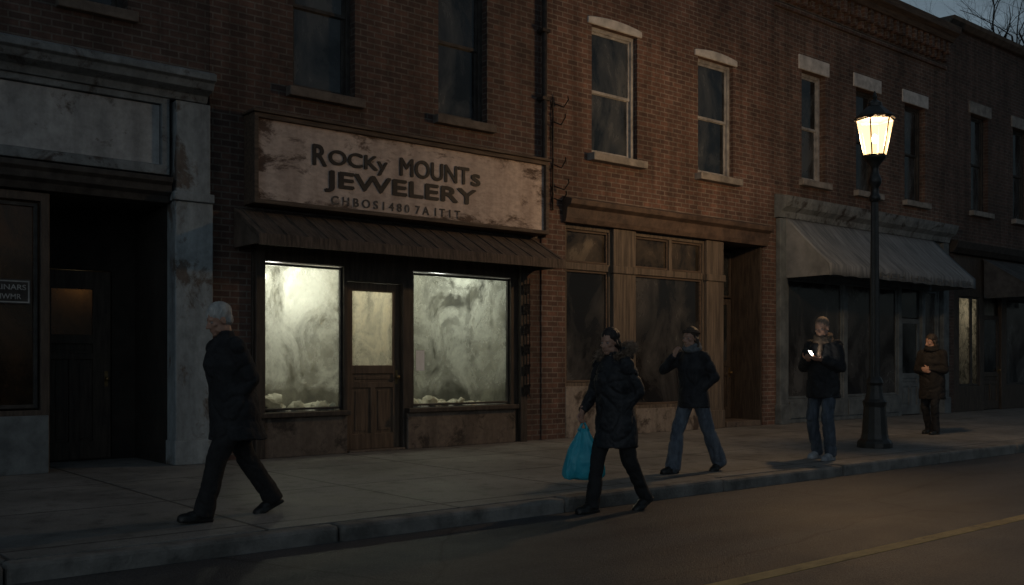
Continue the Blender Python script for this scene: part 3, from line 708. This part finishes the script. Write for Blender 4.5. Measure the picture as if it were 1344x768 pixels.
for x0, x1 in ((-4.38, -3.02), (-2.02, .02)):
    obj('bulkhead', box(x0, x1, -.07, -.022, 0, .53), 'concrete_brown', b, bevel=.012)
    obj('sill', box(x0-.02, x1+.02, -.14, .0, .532, .598), 'wood_dark', b, bevel=.01)
panel_door(b, -2.985, -2.075, .03, 2.395, .06, 'door_wood', 'glass_d', 1.22)
obj('threshold', box(-2.99, -2.07, -.08, .2, .0, .03), 'concrete_brown', b, bevel=.006)
for sx in (-4.40, .10, ):
    obj('pilaster', box(sx, sx+.14, -.10, -.021, .0, 2.9), 'wood_dark', b, bevel=.012)
room = B()
bx(room, -4.5, .3, 1.45, 1.5, .0, 2.9); bx(room, -4.5, -4.42, .36, 1.45, 0, 2.9); bx(room, .27, .35, .36, 1.45, 0, 2.9)
bx(room, -4.5, .35, .125, 1.5, 2.9, 2.95)
bx(room, -4.41, -3.02, .13, 1.44, .50, .56); bx(room, -2.02, .26, .13, 1.44, .50, .56)
obj('display_room', room, 'plaster', b)
g = B()
for k in range(6):
    xx = .13+.02*k
    for zz in range(6):
        tube(g, [(xx, -.13, .75+zz*.32), (xx+.025, -.15, .75+zz*.32+.16)], .007, 5); tube(g, [(xx+.025, -.13, .75+zz*.32), (xx, -.15, .75+zz*.32+.16)], .007, 5)
for xx in (.13, .19, .25): tube(g, [(xx, -.14, .72), (xx, -.14, 2.6)], .009, 6)
obj('folding_gate', g, 'iron', b)
sg = thing('shop_sign', 'long weathered cream shop sign board with black painted lettering above the brown awning', 'sign', (-1.95, -.02, 3.3))
sx0, sx1 = -4.52, .50
obj('sign_board', box(sx0+.06, sx1-.06, -.26, -.004, 3.36, 4.40), 'sign_board', sg)
f = sheet(B(), sx0, sx1, 3.30, 4.46, -.32, -.003, [(sx0+.06, sx1-.06, 3.36, 4.40)])
bx(f, sx0-.03, sx1+.03, -.36, -.003, 4.462, 4.50)
obj('sign_frame', f, 'wood_band', sg, bevel=.008)
lt = B(); yy = -.262
text_into(lt, "R", -3.66, -3.46, 3.90, .27, yy, .006, 0, .011); text_into(lt, "OCKy", -3.42, -2.50, 3.88, .25, yy, .006, 0, .011)
text_into(lt, "MOUNT", -2.28, -1.06, 3.92, .25, yy, .006, 0, .011); text_into(lt, "s", -1.01, -.85, 3.92, .17, yy, .006, 0, .011)
text_into(lt, "JEWELERY", -3.48, -.93, 3.565, .28, yy, .006, 0, .015)
obj('lettering', lt, 'letters', sg)
lt = B(); text_into(lt, "C H B O S 1 4 8 0  7 A  I T 1 T", -3.38, -1.22, 3.40, .115, yy, .003, 0, .004); obj('small_lettering', lt, 'letters_faint', sg)
aw = thing('awning', 'brown sloping awning under the long weathered sign board', 'awning', (-2.1, -.03, 2.7))
AX0, AX1 = -4.66, .47
prof = [(-.005, 3.26), (-.74, 2.86), (-.75, 2.72), (-.72, 2.72), (-.71, 2.83), (-.005, 3.20)]
obj('canopy', prism(B(), prof, AX0, AX1), 'awning_brown', aw, bevel=.006)
for xx in (AX0, AX1-.02):
    e = B(); vs = [[e.verts.new((x_, y_, z_)) for y_, z_ in ((-.006, 3.198), (-.70, 2.828), (-.70, 2.74), (-.006, 2.74))] for x_ in (xx, xx+.02)]
    e.faces.new(vs[0]); e.faces.new(vs[1][::-1])
    for i in range(4): e.faces.new((vs[0][i], vs[0][(i+1) % 4], vs[1][(i+1) % 4], vs[1][i]))
    obj('end_panel', e, 'awning_brown', aw)
for i in range(18):
    xx = AX0+.1+i*.29
    obj('batten', tube(B(), [(xx, -.02, 3.256), (xx, -.735, 2.868)], .009, 6), 'awning_brown', aw)
def debris(cx, w, label, seed, big):
    random.seed(seed); d = B()
    for i in range(44):
        u = random.random()**1.3; x_ = cx-w/2+u*w; y_ = random.uniform(.13, .5)
        r_ = random.uniform(.05, .13)*(1.25-.55*u)*big
        m4 = Matrix.Translation((x_, y_, .565+r_*random.uniform(.2, 1.0)*(1-u*.5))) @ Matrix.Rotation(random.uniform(0, 6), 4, V((random.random(), random.random(), random.random())).normalized()) @ Matrix.Diagonal((r_, r_*random.uniform(.5, 1.2), r_*random.uniform(.4, .8), 1))
        before = len(d.verts); bmesh.ops.create_icosphere(d, subdivisions=2, radius=1, matrix=m4)
        d.verts.ensure_lookup_table()
        for v in d.verts[before:]: v.co += noise.noise_vector(v.co*18)*.035; v.co.z = max(v.co.z, .562); v.co.y = max(v.co.y, .09)
    tag(obj('debris_pile', d, 'debris'), label, 'debris')
debris(-3.65, 1.05, 'crumpled pale rubbish heap on the sill behind the narrower dusty shop window', 1, 1.25)
debris(-1.0, 1.6, 'crumpled pale rubbish heap on the sill behind the wider dusty shop window', 2, 1.0)
nt_ = thing('notice_paper', 'small white paper notice stuck to the wider dusty shop window', 'notice', (-1.72, .035, 1.1))
obj('paper_sheet', box(-1.80, -1.65, .044, .047, 1.14, 1.44), 'paper', nt_)
bl = thing('light_bulb', 'bare bulb hanging inside the narrower dusty shop window', 'light bulb', (-4.0, .5, 2.5))
q = B(); bmesh.ops.create_uvsphere(q, u_segments=12, v_segments=8, radius=.045, matrix=Matrix.Translation((-4.0, .5, 2.44))); obj('bulb', q, 'bulb_shop', bl)
obj('flex', tube(B(), [(-4.0, .5, 2.49), (-4.0, .5, 2.9)], .01), 'ink', bl)

dp = thing('drainpipe', 'rusty dark drainpipe running down the brick beside the long shop sign', 'drainpipe', (.66, -.1, 3.5))
obj('pipe', tube(B(), [(.60, -.10, 9.4), (.60, -.10, 3.6), (.63, -.08, 3.45), (.63, -.04, 3.3)], .045, 10), 'pipe', dp, smooth=True)
for zz in (4.4, 5.5, 6.6, 8.0):
    q = B(); bx(q, .52, .68, -.155, -.002, zz, zz+.05); obj('clamp', q, 'pipe', dp)
br_ = thing('wall_bracket', 'broken black iron bracket with hooked arms on the brick right of the shop sign', 'bracket', (.8, -.05, 4.0))
q = B()
tube(q, [(.82, -.06, 3.75), (.82, -.06, 5.6)], .016, 6)
for zz, l in ((5.5, .3), (5.2, .18), (4.5, .2), (4.15, .32), (3.95, .22)):
    tube(q, [(.82, -.06, zz), (.82+l*.5, -.16, zz-.06), (.82+l*.6, -.24, zz+.05), (.82+l*.5, -.26, zz+.1)], .012, 6)
    tube(q, [(.82, -.06, zz-.1), (.82-l*.4, -.14, zz-.02)], .011, 6)
bx(q, .78, .86, -.05, -.031, 4.9, 5.1)
obj('arms', q, 'iron', br_)

# ------------------------------------------------------------------ building C (red brick, wood shopfront)
c = thing('brick_building', 'red brick building with arched upper windows above an empty weathered wooden shopfront', 'building', (3.8, -.03, 0))
C0, C1 = .602, 6.876
wins_c = [(1.73, 2.85, 4.80, 7.0), (4.50, 5.55, 4.80, 7.0)]
obj('wall', sheet(B(), C0, C1, 0, 9.7, -.03, .35, [(1.12, 6.5, -1, 3.9)] + wins_c), 'brick_c', c)
for q in wins_c: sash(c, *q, .06, frame='frame_grey', sill='stone', lintel='lintel', arch=.06)
shell(c, C0, C1, 9.7)
obj('cornice', prism(B(), [(.34, 3.58), (-.10, 3.58), (-.13, 3.66), (-.15, 3.82), (-.24, 3.87), (-.26, 3.95), (-.03, 4.02), (-.03, 3.899), (.34, 3.899)], 1.06, 6.56), 'rust_band', c, bevel=.006)
ops = [(1.2, 2.2, 2.94, 3.5), (1.2, 2.2, .92, 2.82), (2.84, 3.76, 2.94, 3.5), (3.84, 4.70, 2.94, 3.5), (2.84, 4.70, .5, 2.82)]
obj('storefront_frame', sheet(B(), 1.125, 5.3, 0, 3.575, .03, .15, ops), 'wood_tan', c, bevel=.01)
for q in ops:
    shop_window(c, q[0]+.004, q[1]-.004, q[2]+.004, q[3]-.004, .06, 'transom' if q[2] > 2.9 else 'shop_glass', 'wood_band', .035)
for xx, w in ((2.24, .56), (4.74, .5)):
    q = B(); bx(q, xx, xx+w, -.05, .028, .0, 3.57); bx(q, xx-.03, xx+w+.03, -.08, .028, 2.80, 2.93); bx(q, xx-.02, xx+w+.02, -.07, .028, .001, .35)
    obj('post', q, 'wood_tan', c, bevel=.014)
obj('bulkhead', box(2.81, 4.73, -.03, .028, .0, .44), 'bulk_white', c, bevel=.01)
obj('bulkhead', box(1.13, 2.23, -.03, .028, .0, .86), 'bulk_white', c, bevel=.01)
rc = B(); bx(rc, 5.302, 5.38, .10, .9, 0, 3.9); bx(rc, 6.44, 6.498, .0, .9, 0, 3.9); bx(rc, 5.38, 6.44, .85, .9, 3.0, 3.57); bx(rc, 5.3, 6.5, .36, .9, 3.6, 3.7)
bx(rc, 1.1, 5.3, .4, .5, 0, 3.9)
obj('doorway_wall', rc, 'wood_dark', c)
panel_door(c, 5.40, 6.42, .12, 2.55, .70, 'wood_dark', 'dark_glass', 1.3)
shop_window(c, 5.40, 6.42, 2.58, 3.5, .70, 'dark_glass', 'wood_dark')
obj('doorstep', box(5.38, 6.44, -.02, .9, 0, .11), 'concrete_brown', c, bevel=.01)

# ------------------------------------------------------------------ building D (grey awning)
d = thing('brick_building', 'brick building with white block lintels and corbelled top behind the lit street lamp', 'building', (10.4, -.01, 0))
D0, D1 = 6.88, 13.926; DT = 9.12
wins_d = [(7.85, 8.72, 5.08, 7.38), (9.92, 10.82, 5.08, 7.38), (12.0, 12.95, 5.08, 7.38)]
obj('wall', sheet(B(), D0, D1, 0, DT, -.01, .35, [(7.2, 13.7, -1, 4.2)] + wins_d), 'brick_d', d)
for q in wins_d: sash(d, *q, .13, frame='frame_grey' if q[0] < 9 else 'frame_dark', sill='stone', lintel='lintel')
shell(d, D0, D1, DT+.3)
cp = B(); prism(cp, [(.3, DT+.002), (-.24, DT+.002), (-.30, DT+.1), (-.42, DT+.16), (-.45, DT+.32), (.3, DT+.38)], D0, D1); obj('cornice', cp, 'wood_band', d, bevel=.01)
q = B(); xx = D0+.1
while xx < D1-.15:
    bx(q, xx, xx+.13, -.20, -.012, DT-.28, DT); bx(q, xx+.01, xx+.12, -.12, -.012, DT-.45, DT-.282); xx += .27
bx(q, D0, D1, -.07, -.0115, DT-.62, DT-.54)
obj('corbel_table', q, 'brick_d', d)
obj('shop_cornice', prism(B(), [(.34, 4.2), (-.14, 4.2), (-.18, 4.32), (-.30, 4.40), (-.36, 4.52), (-.38, 4.60), (-.012, 4.68), (-.012, 4.21), (.34, 4.205)], D0+.02, D1-.02), 'cornice_grey', d, bevel=.008)
obj('fascia', box(7.204, 13.696, -.02, .1, 3.1, 4.198), 'grey_blue', d)
for xx in (6.95, 13.66): 
    q = B(); bx(q, xx, xx+.26, -.12, -.011, 0, 4.19); bx(q, xx-.03, xx+.29, -.16, -.011, .001, .4); obj('pilaster', q, 'grey_blue', d, bevel=.012)
ops = [(7.4, 9.45, .5, 3.0), (9.6, 11.75, .5, 3.0), (11.9, 12.85, -.5, 3.0), (13.0, 13.6, .5, 3.0)]
obj('storefront_frame', sheet(B(), 7.204, 13.696, 0, 3.098, .0, .12, ops), 'grey_blue', d, bevel=.01)
for i in (0, 1, 3): shop_window(d, ops[i][0]+.004, ops[i][1]-.004, .504, 2.996, .03, 'shop_glass', 'grey_blue', .05, mull=((ops[i][0]+ops[i][1])/2,) if i == 1 else ())
for x0, x1 in ((7.42, 9.43), (9.62, 11.73)): obj('bulkhead', box(x0, x1, -.03, -.001, .1, .44), 'grey_blue', d, bevel=.01)
panel_door(d, 11.92, 12.83, .02, 2.3, .06, 'grey_blue', 'dark_glass', 1.0); pane(d, 11.9, 12.85, 2.32, 3.0, .08, 'dark_glass')
obj('backing', box(7.2, 13.7, .3, .34, 0, 4.19), 'dark_in', d)
ga = thing('awning', 'large grey canvas awning under the grey shop cornice behind the street lamp', 'awning', (10.2, -.02, 3))
A0, A1 = 7.15, 13.2
cv = B(); n = 44
tp = []
for i in range(n+1):
    xx = A0+(A1-A0)*i/n; w = .015*math.sin(i*1.9)+.01*noise.noise(V((i*.7, 0, 0)))
    row = []
    for k in range(7):
        u = k/6; row.append(cv.verts.new((xx, -.04-1.08*u, 4.28-1.08*u + .03*math.sin(u*3.1)*-1 + w*u)))
    row.append(cv.verts.new((xx, -1.13+w, 2.97 + .02*abs(math.sin(i*math.pi/4))))); tp.append(row)
for i in range(n):
    for k in range(7): cv.faces.new((tp[i][k], tp[i+1][k], tp[i+1][k+1], tp[i][k+1]))
o = obj('canopy', cv, 'awning_grey', ga, smooth=True); s = o.modifiers.new('thick', 'SOLIDIFY'); s.thickness = .012
for xx in (A0, A1):
    e = B(); e.faces.new([e.verts.new(p_) for p_ in ((xx, -.04, 4.26), (xx, -1.10, 3.19), (xx, -1.12, 2.98), (xx, -.04, 2.98))]); obj('end_panel', e, 'awning_grey', ga)
q = B(); text_into(q, 'MEH HIN RNHER', 9.0, 13.0, 3.03, .10, -1.15, .002, .0); obj('lettering', q, 'awning_letters', ga)

# ------------------------------------------------------------------ building E
e_ = thing('brick_building', 'dim brick building with a black awning and one lit shop window, last at the right', 'building', (17.5, 0, 0))
E0, E1 = 13.93, 21.5
wins_e = [(15.3, 16.25, 5.15, 7.65), (17.7, 18.65, 5.15, 7.65), (20, 20.95, 5.15, 7.65)]
obj('wall', sheet(B(), E0, E1, 0, 9.65, .0, .35, [(14.4, 21.2, -1, 4.0)] + wins_e), 'brick_e', e_)
for q in wins_e: sash(e_, *q, .13, sill='stone', lintel='stone')
shell(e_, E0, E1, 9.7)
obj('cornice', prism(B(), [(.3, 9.652), (-.10, 9.652), (-.22, 9.74), (-.26, 9.82), (.3, 9.85)], E0+.004, E1), 'stone_dark', e_, bevel=.01)
obj('shop_cornice', prism(B(), [(.3, 4.0), (-.1, 4.0), (-.2, 4.12), (-.25, 4.28), (-.002, 4.33), (-.002, 4.01), (.3, 4.01)], E0+.2, E1-.1), 'frame_dark', e_, bevel=.008)
ops = [(14.75, 15.85, .65, 2.95), (16.1, 17.1, -.5, 2.95), (17.4, 20.6, .65, 2.95)]
obj('storefront_frame', sheet(B(), 14.404, 21.196, 0, 3.998, .03, .14, ops), 'wood_dark', e_, bevel=.01)
shop_window(e_, 14.754, 15.846, .654, 2.946, .06, 'glass_far', 'frame_dark', .05, mull=(15.45,))
shop_window(e_, 17.404, 20.596, .654, 2.946, .06, 'shop_glass', 'frame_dark', .05, mull=(19,))
panel_door(e_, 16.12, 17.08, .02, 2.5, .09, 'wood_dark', 'dark_glass', 1.0)
rm = B(); bx(rm, 14.6, 16.0, 1.2, 1.25, .5, 3.2); bx(rm, 14.6, 14.65, .36, 1.2, .5, 3.2); bx(rm, 15.95, 16.0, .15, 1.2, .5, 3.2); bx(rm, 14.6, 16, .15, 1.25, 3.2, 3.25); bx(rm, 14.6, 16, .15, 1.25, .45, .5)
bx(rm, 16.0, 21, .30, .34, 0, 3.9)
obj('display_room', rm, 'plaster', e_)
ea = thing('awning', 'black canvas awning at the right edge over the last shopfront', 'awning', (17.5, 0, 3))
obj('canopy', prism(B(), [(-.04, 3.95), (-1.2, 3.2), (-1.2, 2.9), (-1.18, 2.9), (-1.18, 3.18), (-.04, 3.9)], 15.9, 21.2), 'awning_dark', ea, bevel=.005)
q = B(); q.faces.new([q.verts.new(p_) for p_ in ((15.91, -.05, 3.9), (15.91, -1.17, 3.18), (15.91, -1.17, 2.92), (15.91, -.05, 2.92))]); obj('end_panel', q, 'awning_dark', ea)

# ------------------------------------------------------------------ bare tree
TX, TY = 26.6, 3.6
tr = thing('bare_tree', 'bare winter tree rising behind the roof at the upper right', 'tree', (TX, TY, -.19))
random.seed(12)
tb = B(); tube(tb, [(TX, TY, -.19), (TX-.05, TY, 3), (TX+.05, TY+.1, 6), (TX-.1, TY, 9.5)], [.36, .30, .25, .2], 10); obj('trunk', tb, 'bark', tr, smooth=True)
cr = B()
def branch(p, d_, L, r_, dep):
    pts = [p]; rs = [r_]; dd = d_.copy()
    for i in range(4):
        dd = (dd + V((random.gauss(0, .16), random.gauss(0, .16), random.gauss(.05, .12)))).normalized()
        pts.append(pts[-1]+dd*L/4); rs.append(r_*(1-.14*(i+1)))
    tube(cr, pts, rs, 5 if dep < 3 else 4)
    if dep >= 5: return
    for k in range(3 if dep < 4 else 2):
        t = random.choice((2, 3, 4)); ax = V((random.gauss(0, 1), random.gauss(0, 1), random.gauss(0, .6))).normalized()
        nd = (dd + ax*.75).normalized(); branch(pts[t], nd, L*random.uniform(.6, .8), rs[t]*.7, dep+1)
for k in range(7):
    an = k*.9; branch(V((TX-.1, TY, 8.6+.13*k)), V((math.cos(an)*.75, math.sin(an)*.75, .75)).normalized(), 3.3, .14, 0)
obj('crown', cr, 'bark', tr)

# ------------------------------------------------------------------ street lamp
LX, LY = 3.50, -4.22
lp = thing('street_lamp', 'lit black cast iron street lamp with tapered lantern standing near the kerb', 'street lamp', (LX, LY, 0))
C_ = (LX, LY, 0)
obj('base', lathe(B(), [(.25, 0), (.25, .07), (.235, .10), (.20, .13), (.185, .2), (.155, .60), (.165, .64), (.175, .68), (.14, .72), (.115, .82), (.105, .92), (.125, .96), (.11, 1.0), (.085, 1.05)], 12, C_), 'lamp_black', lp, bevel=.006)
ps = B(); nfl = 32; prof = [(1.04, .078), (1.12, .074), (2.2, .066), (3.6, .054), (3.66, .052)]
rl = []
for z, r_ in prof: rl.append([ps.verts.new((LX+r_*(1 if k % 2 else .9)*math.cos(2*math.pi*k/nfl), LY+r_*(1 if k % 2 else .9)*math.sin(2*math.pi*k/nfl), z)) for k in range(nfl)])
rings(ps, rl); obj('pole', ps, 'lamp_black', lp)
obj('collar', lathe(B(), [(.055, 3.64), (.085, 3.68), (.085, 3.72), (.06, 3.76), (.06, 3.86), (.095, 3.91), (.10, 3.98), (.07, 4.04), (.055, 4.10), (.06, 4.17), (.13, 4.26), (.17, 4.30), (.155, 4.325)], 16, C_), 'lamp_black', lp, smooth=True)
lf = B(); nb_ = 6; z0, z1, r0, r1 = 4.33, 4.86, .165, .275
P0 = [V((LX+r0*math.cos(2*math.pi*k/nb_+.3), LY+r0*math.sin(2*math.pi*k/nb_+.3), z0)) for k in range(nb_)]
P1 = [V((LX+r1*math.cos(2*math.pi*k/nb_+.3), LY+r1*math.sin(2*math.pi*k/nb_+.3), z1)) for k in range(nb_)]
for k in range(nb_):
    tube(lf, [P0[k], P1[k]], .011, 6); tube(lf, [P0[k], P0[(k+1) % nb_]], .014, 6); tube(lf, [P1[k], P1[(k+1) % nb_]], .017, 6)
lan = obj('lantern', lf, 'lamp_black', lp)
for k in range(nb_):
    q = B(); q.faces.new([q.verts.new(p_) for p_ in (P0[k], P0[(k+1) % nb_], P1[(k+1) % nb_], P1[k])]); obj('glass_pane', q, 'lamp_glass', lan)
obj('cap', lathe(B(), [(.285, 4.865), (.30, 4.89), (.25, 4.94), (.16, 5.02), (.11, 5.06), (.105, 5.11), (.06, 5.14), (.03, 5.17), (.04, 5.20), (.03, 5.23), (.008, 5.29)], 12, C_), 'lamp_black', lp)
q = B(); ell(q, (LX, LY, 4.58), (.04, .04, .07)); obj('bulb', q, 'bulb', lp, smooth=True)

# ------------------------------------------------------------------ light
def light(name, kind, loc, power, colr, **kw):
    l = bpy.data.lights.new(name, kind); l.energy = power; l.color = colr
    for k, v in kw.items(): setattr(l, k, v)
    o = bpy.data.objects.new(name, l); col.objects.link(o); o.location = loc
    return o
light('street_lamp_light', 'POINT', (LX, LY, 4.60), 560, (1, .62, .31), shadow_soft_size=.13)
light('shop_light', 'POINT', (-3.85, .60, 2.40), 33, (1, 1, .90), shadow_soft_size=.08)
light('shop_light', 'POINT', (-2.5, .8, 2.55), 18, (1, .94, .74), shadow_soft_size=.08)
light('shop_light', 'POINT', (-.9, .75, 2.5), 30, (.97, 1, .90), shadow_soft_size=.08)
light('shop_light', 'POINT', (-7.8, .9, 2.8), 1.2, (1, .66, .36), shadow_soft_size=.1)
light('shop_light', 'POINT', (-6.2, 1.45, 2.3), 1.1, (1, .76, .40), shadow_soft_size=.05)
light('shop_light', 'POINT', (15.3, .8, 2.7), 6, (1, .88, .66), shadow_soft_size=.1)
sun = light('sun', 'SUN', (0, 0, 30), .015, (1, .92, .85), angle=R(12))
sun.rotation_euler = (R(70), 0, R(-30))
w = bpy.data.worlds.new('World'); scene.world = w; w.use_nodes = True
nt = w.node_tree; bg_ = nt.nodes['Background']
sk = N(nt, 'ShaderNodeTexSky', sky_type='NISHITA'); sk.sun_disc = False; sk.sun_elevation = R(1.5); sk.sun_rotation = R(230); sk.air_density = 1.2; sk.dust_density = 1.5; sk.ozone_density = 3
hs = N(nt, 'ShaderNodeHueSaturation'); hs.inputs['Saturation'].default_value = .22; nt.links.new(sk.outputs[0], hs.inputs['Color'])
mx = mixc(nt, 1.0, hs.outputs[0], (.74, .93, 1.04), 'MULTIPLY')
tc = N(nt, 'ShaderNodeTexCoord'); mp = N(nt, 'ShaderNodeMapping'); mp.inputs['Scale'].default_value = (1, 1, 3); nt.links.new(tc.outputs['Generated'], mp.inputs[0])
cl = ramp(nt, noise_n(nt, mp.outputs[0], 5, 8, .6, .4), [(.35, .65), (.65, 1.35)]).outputs[0]
nt.links.new(mixc(nt, 1.0, mx, cl, 'MULTIPLY'), bg_.inputs[0]); bg_.inputs[1].default_value = .16
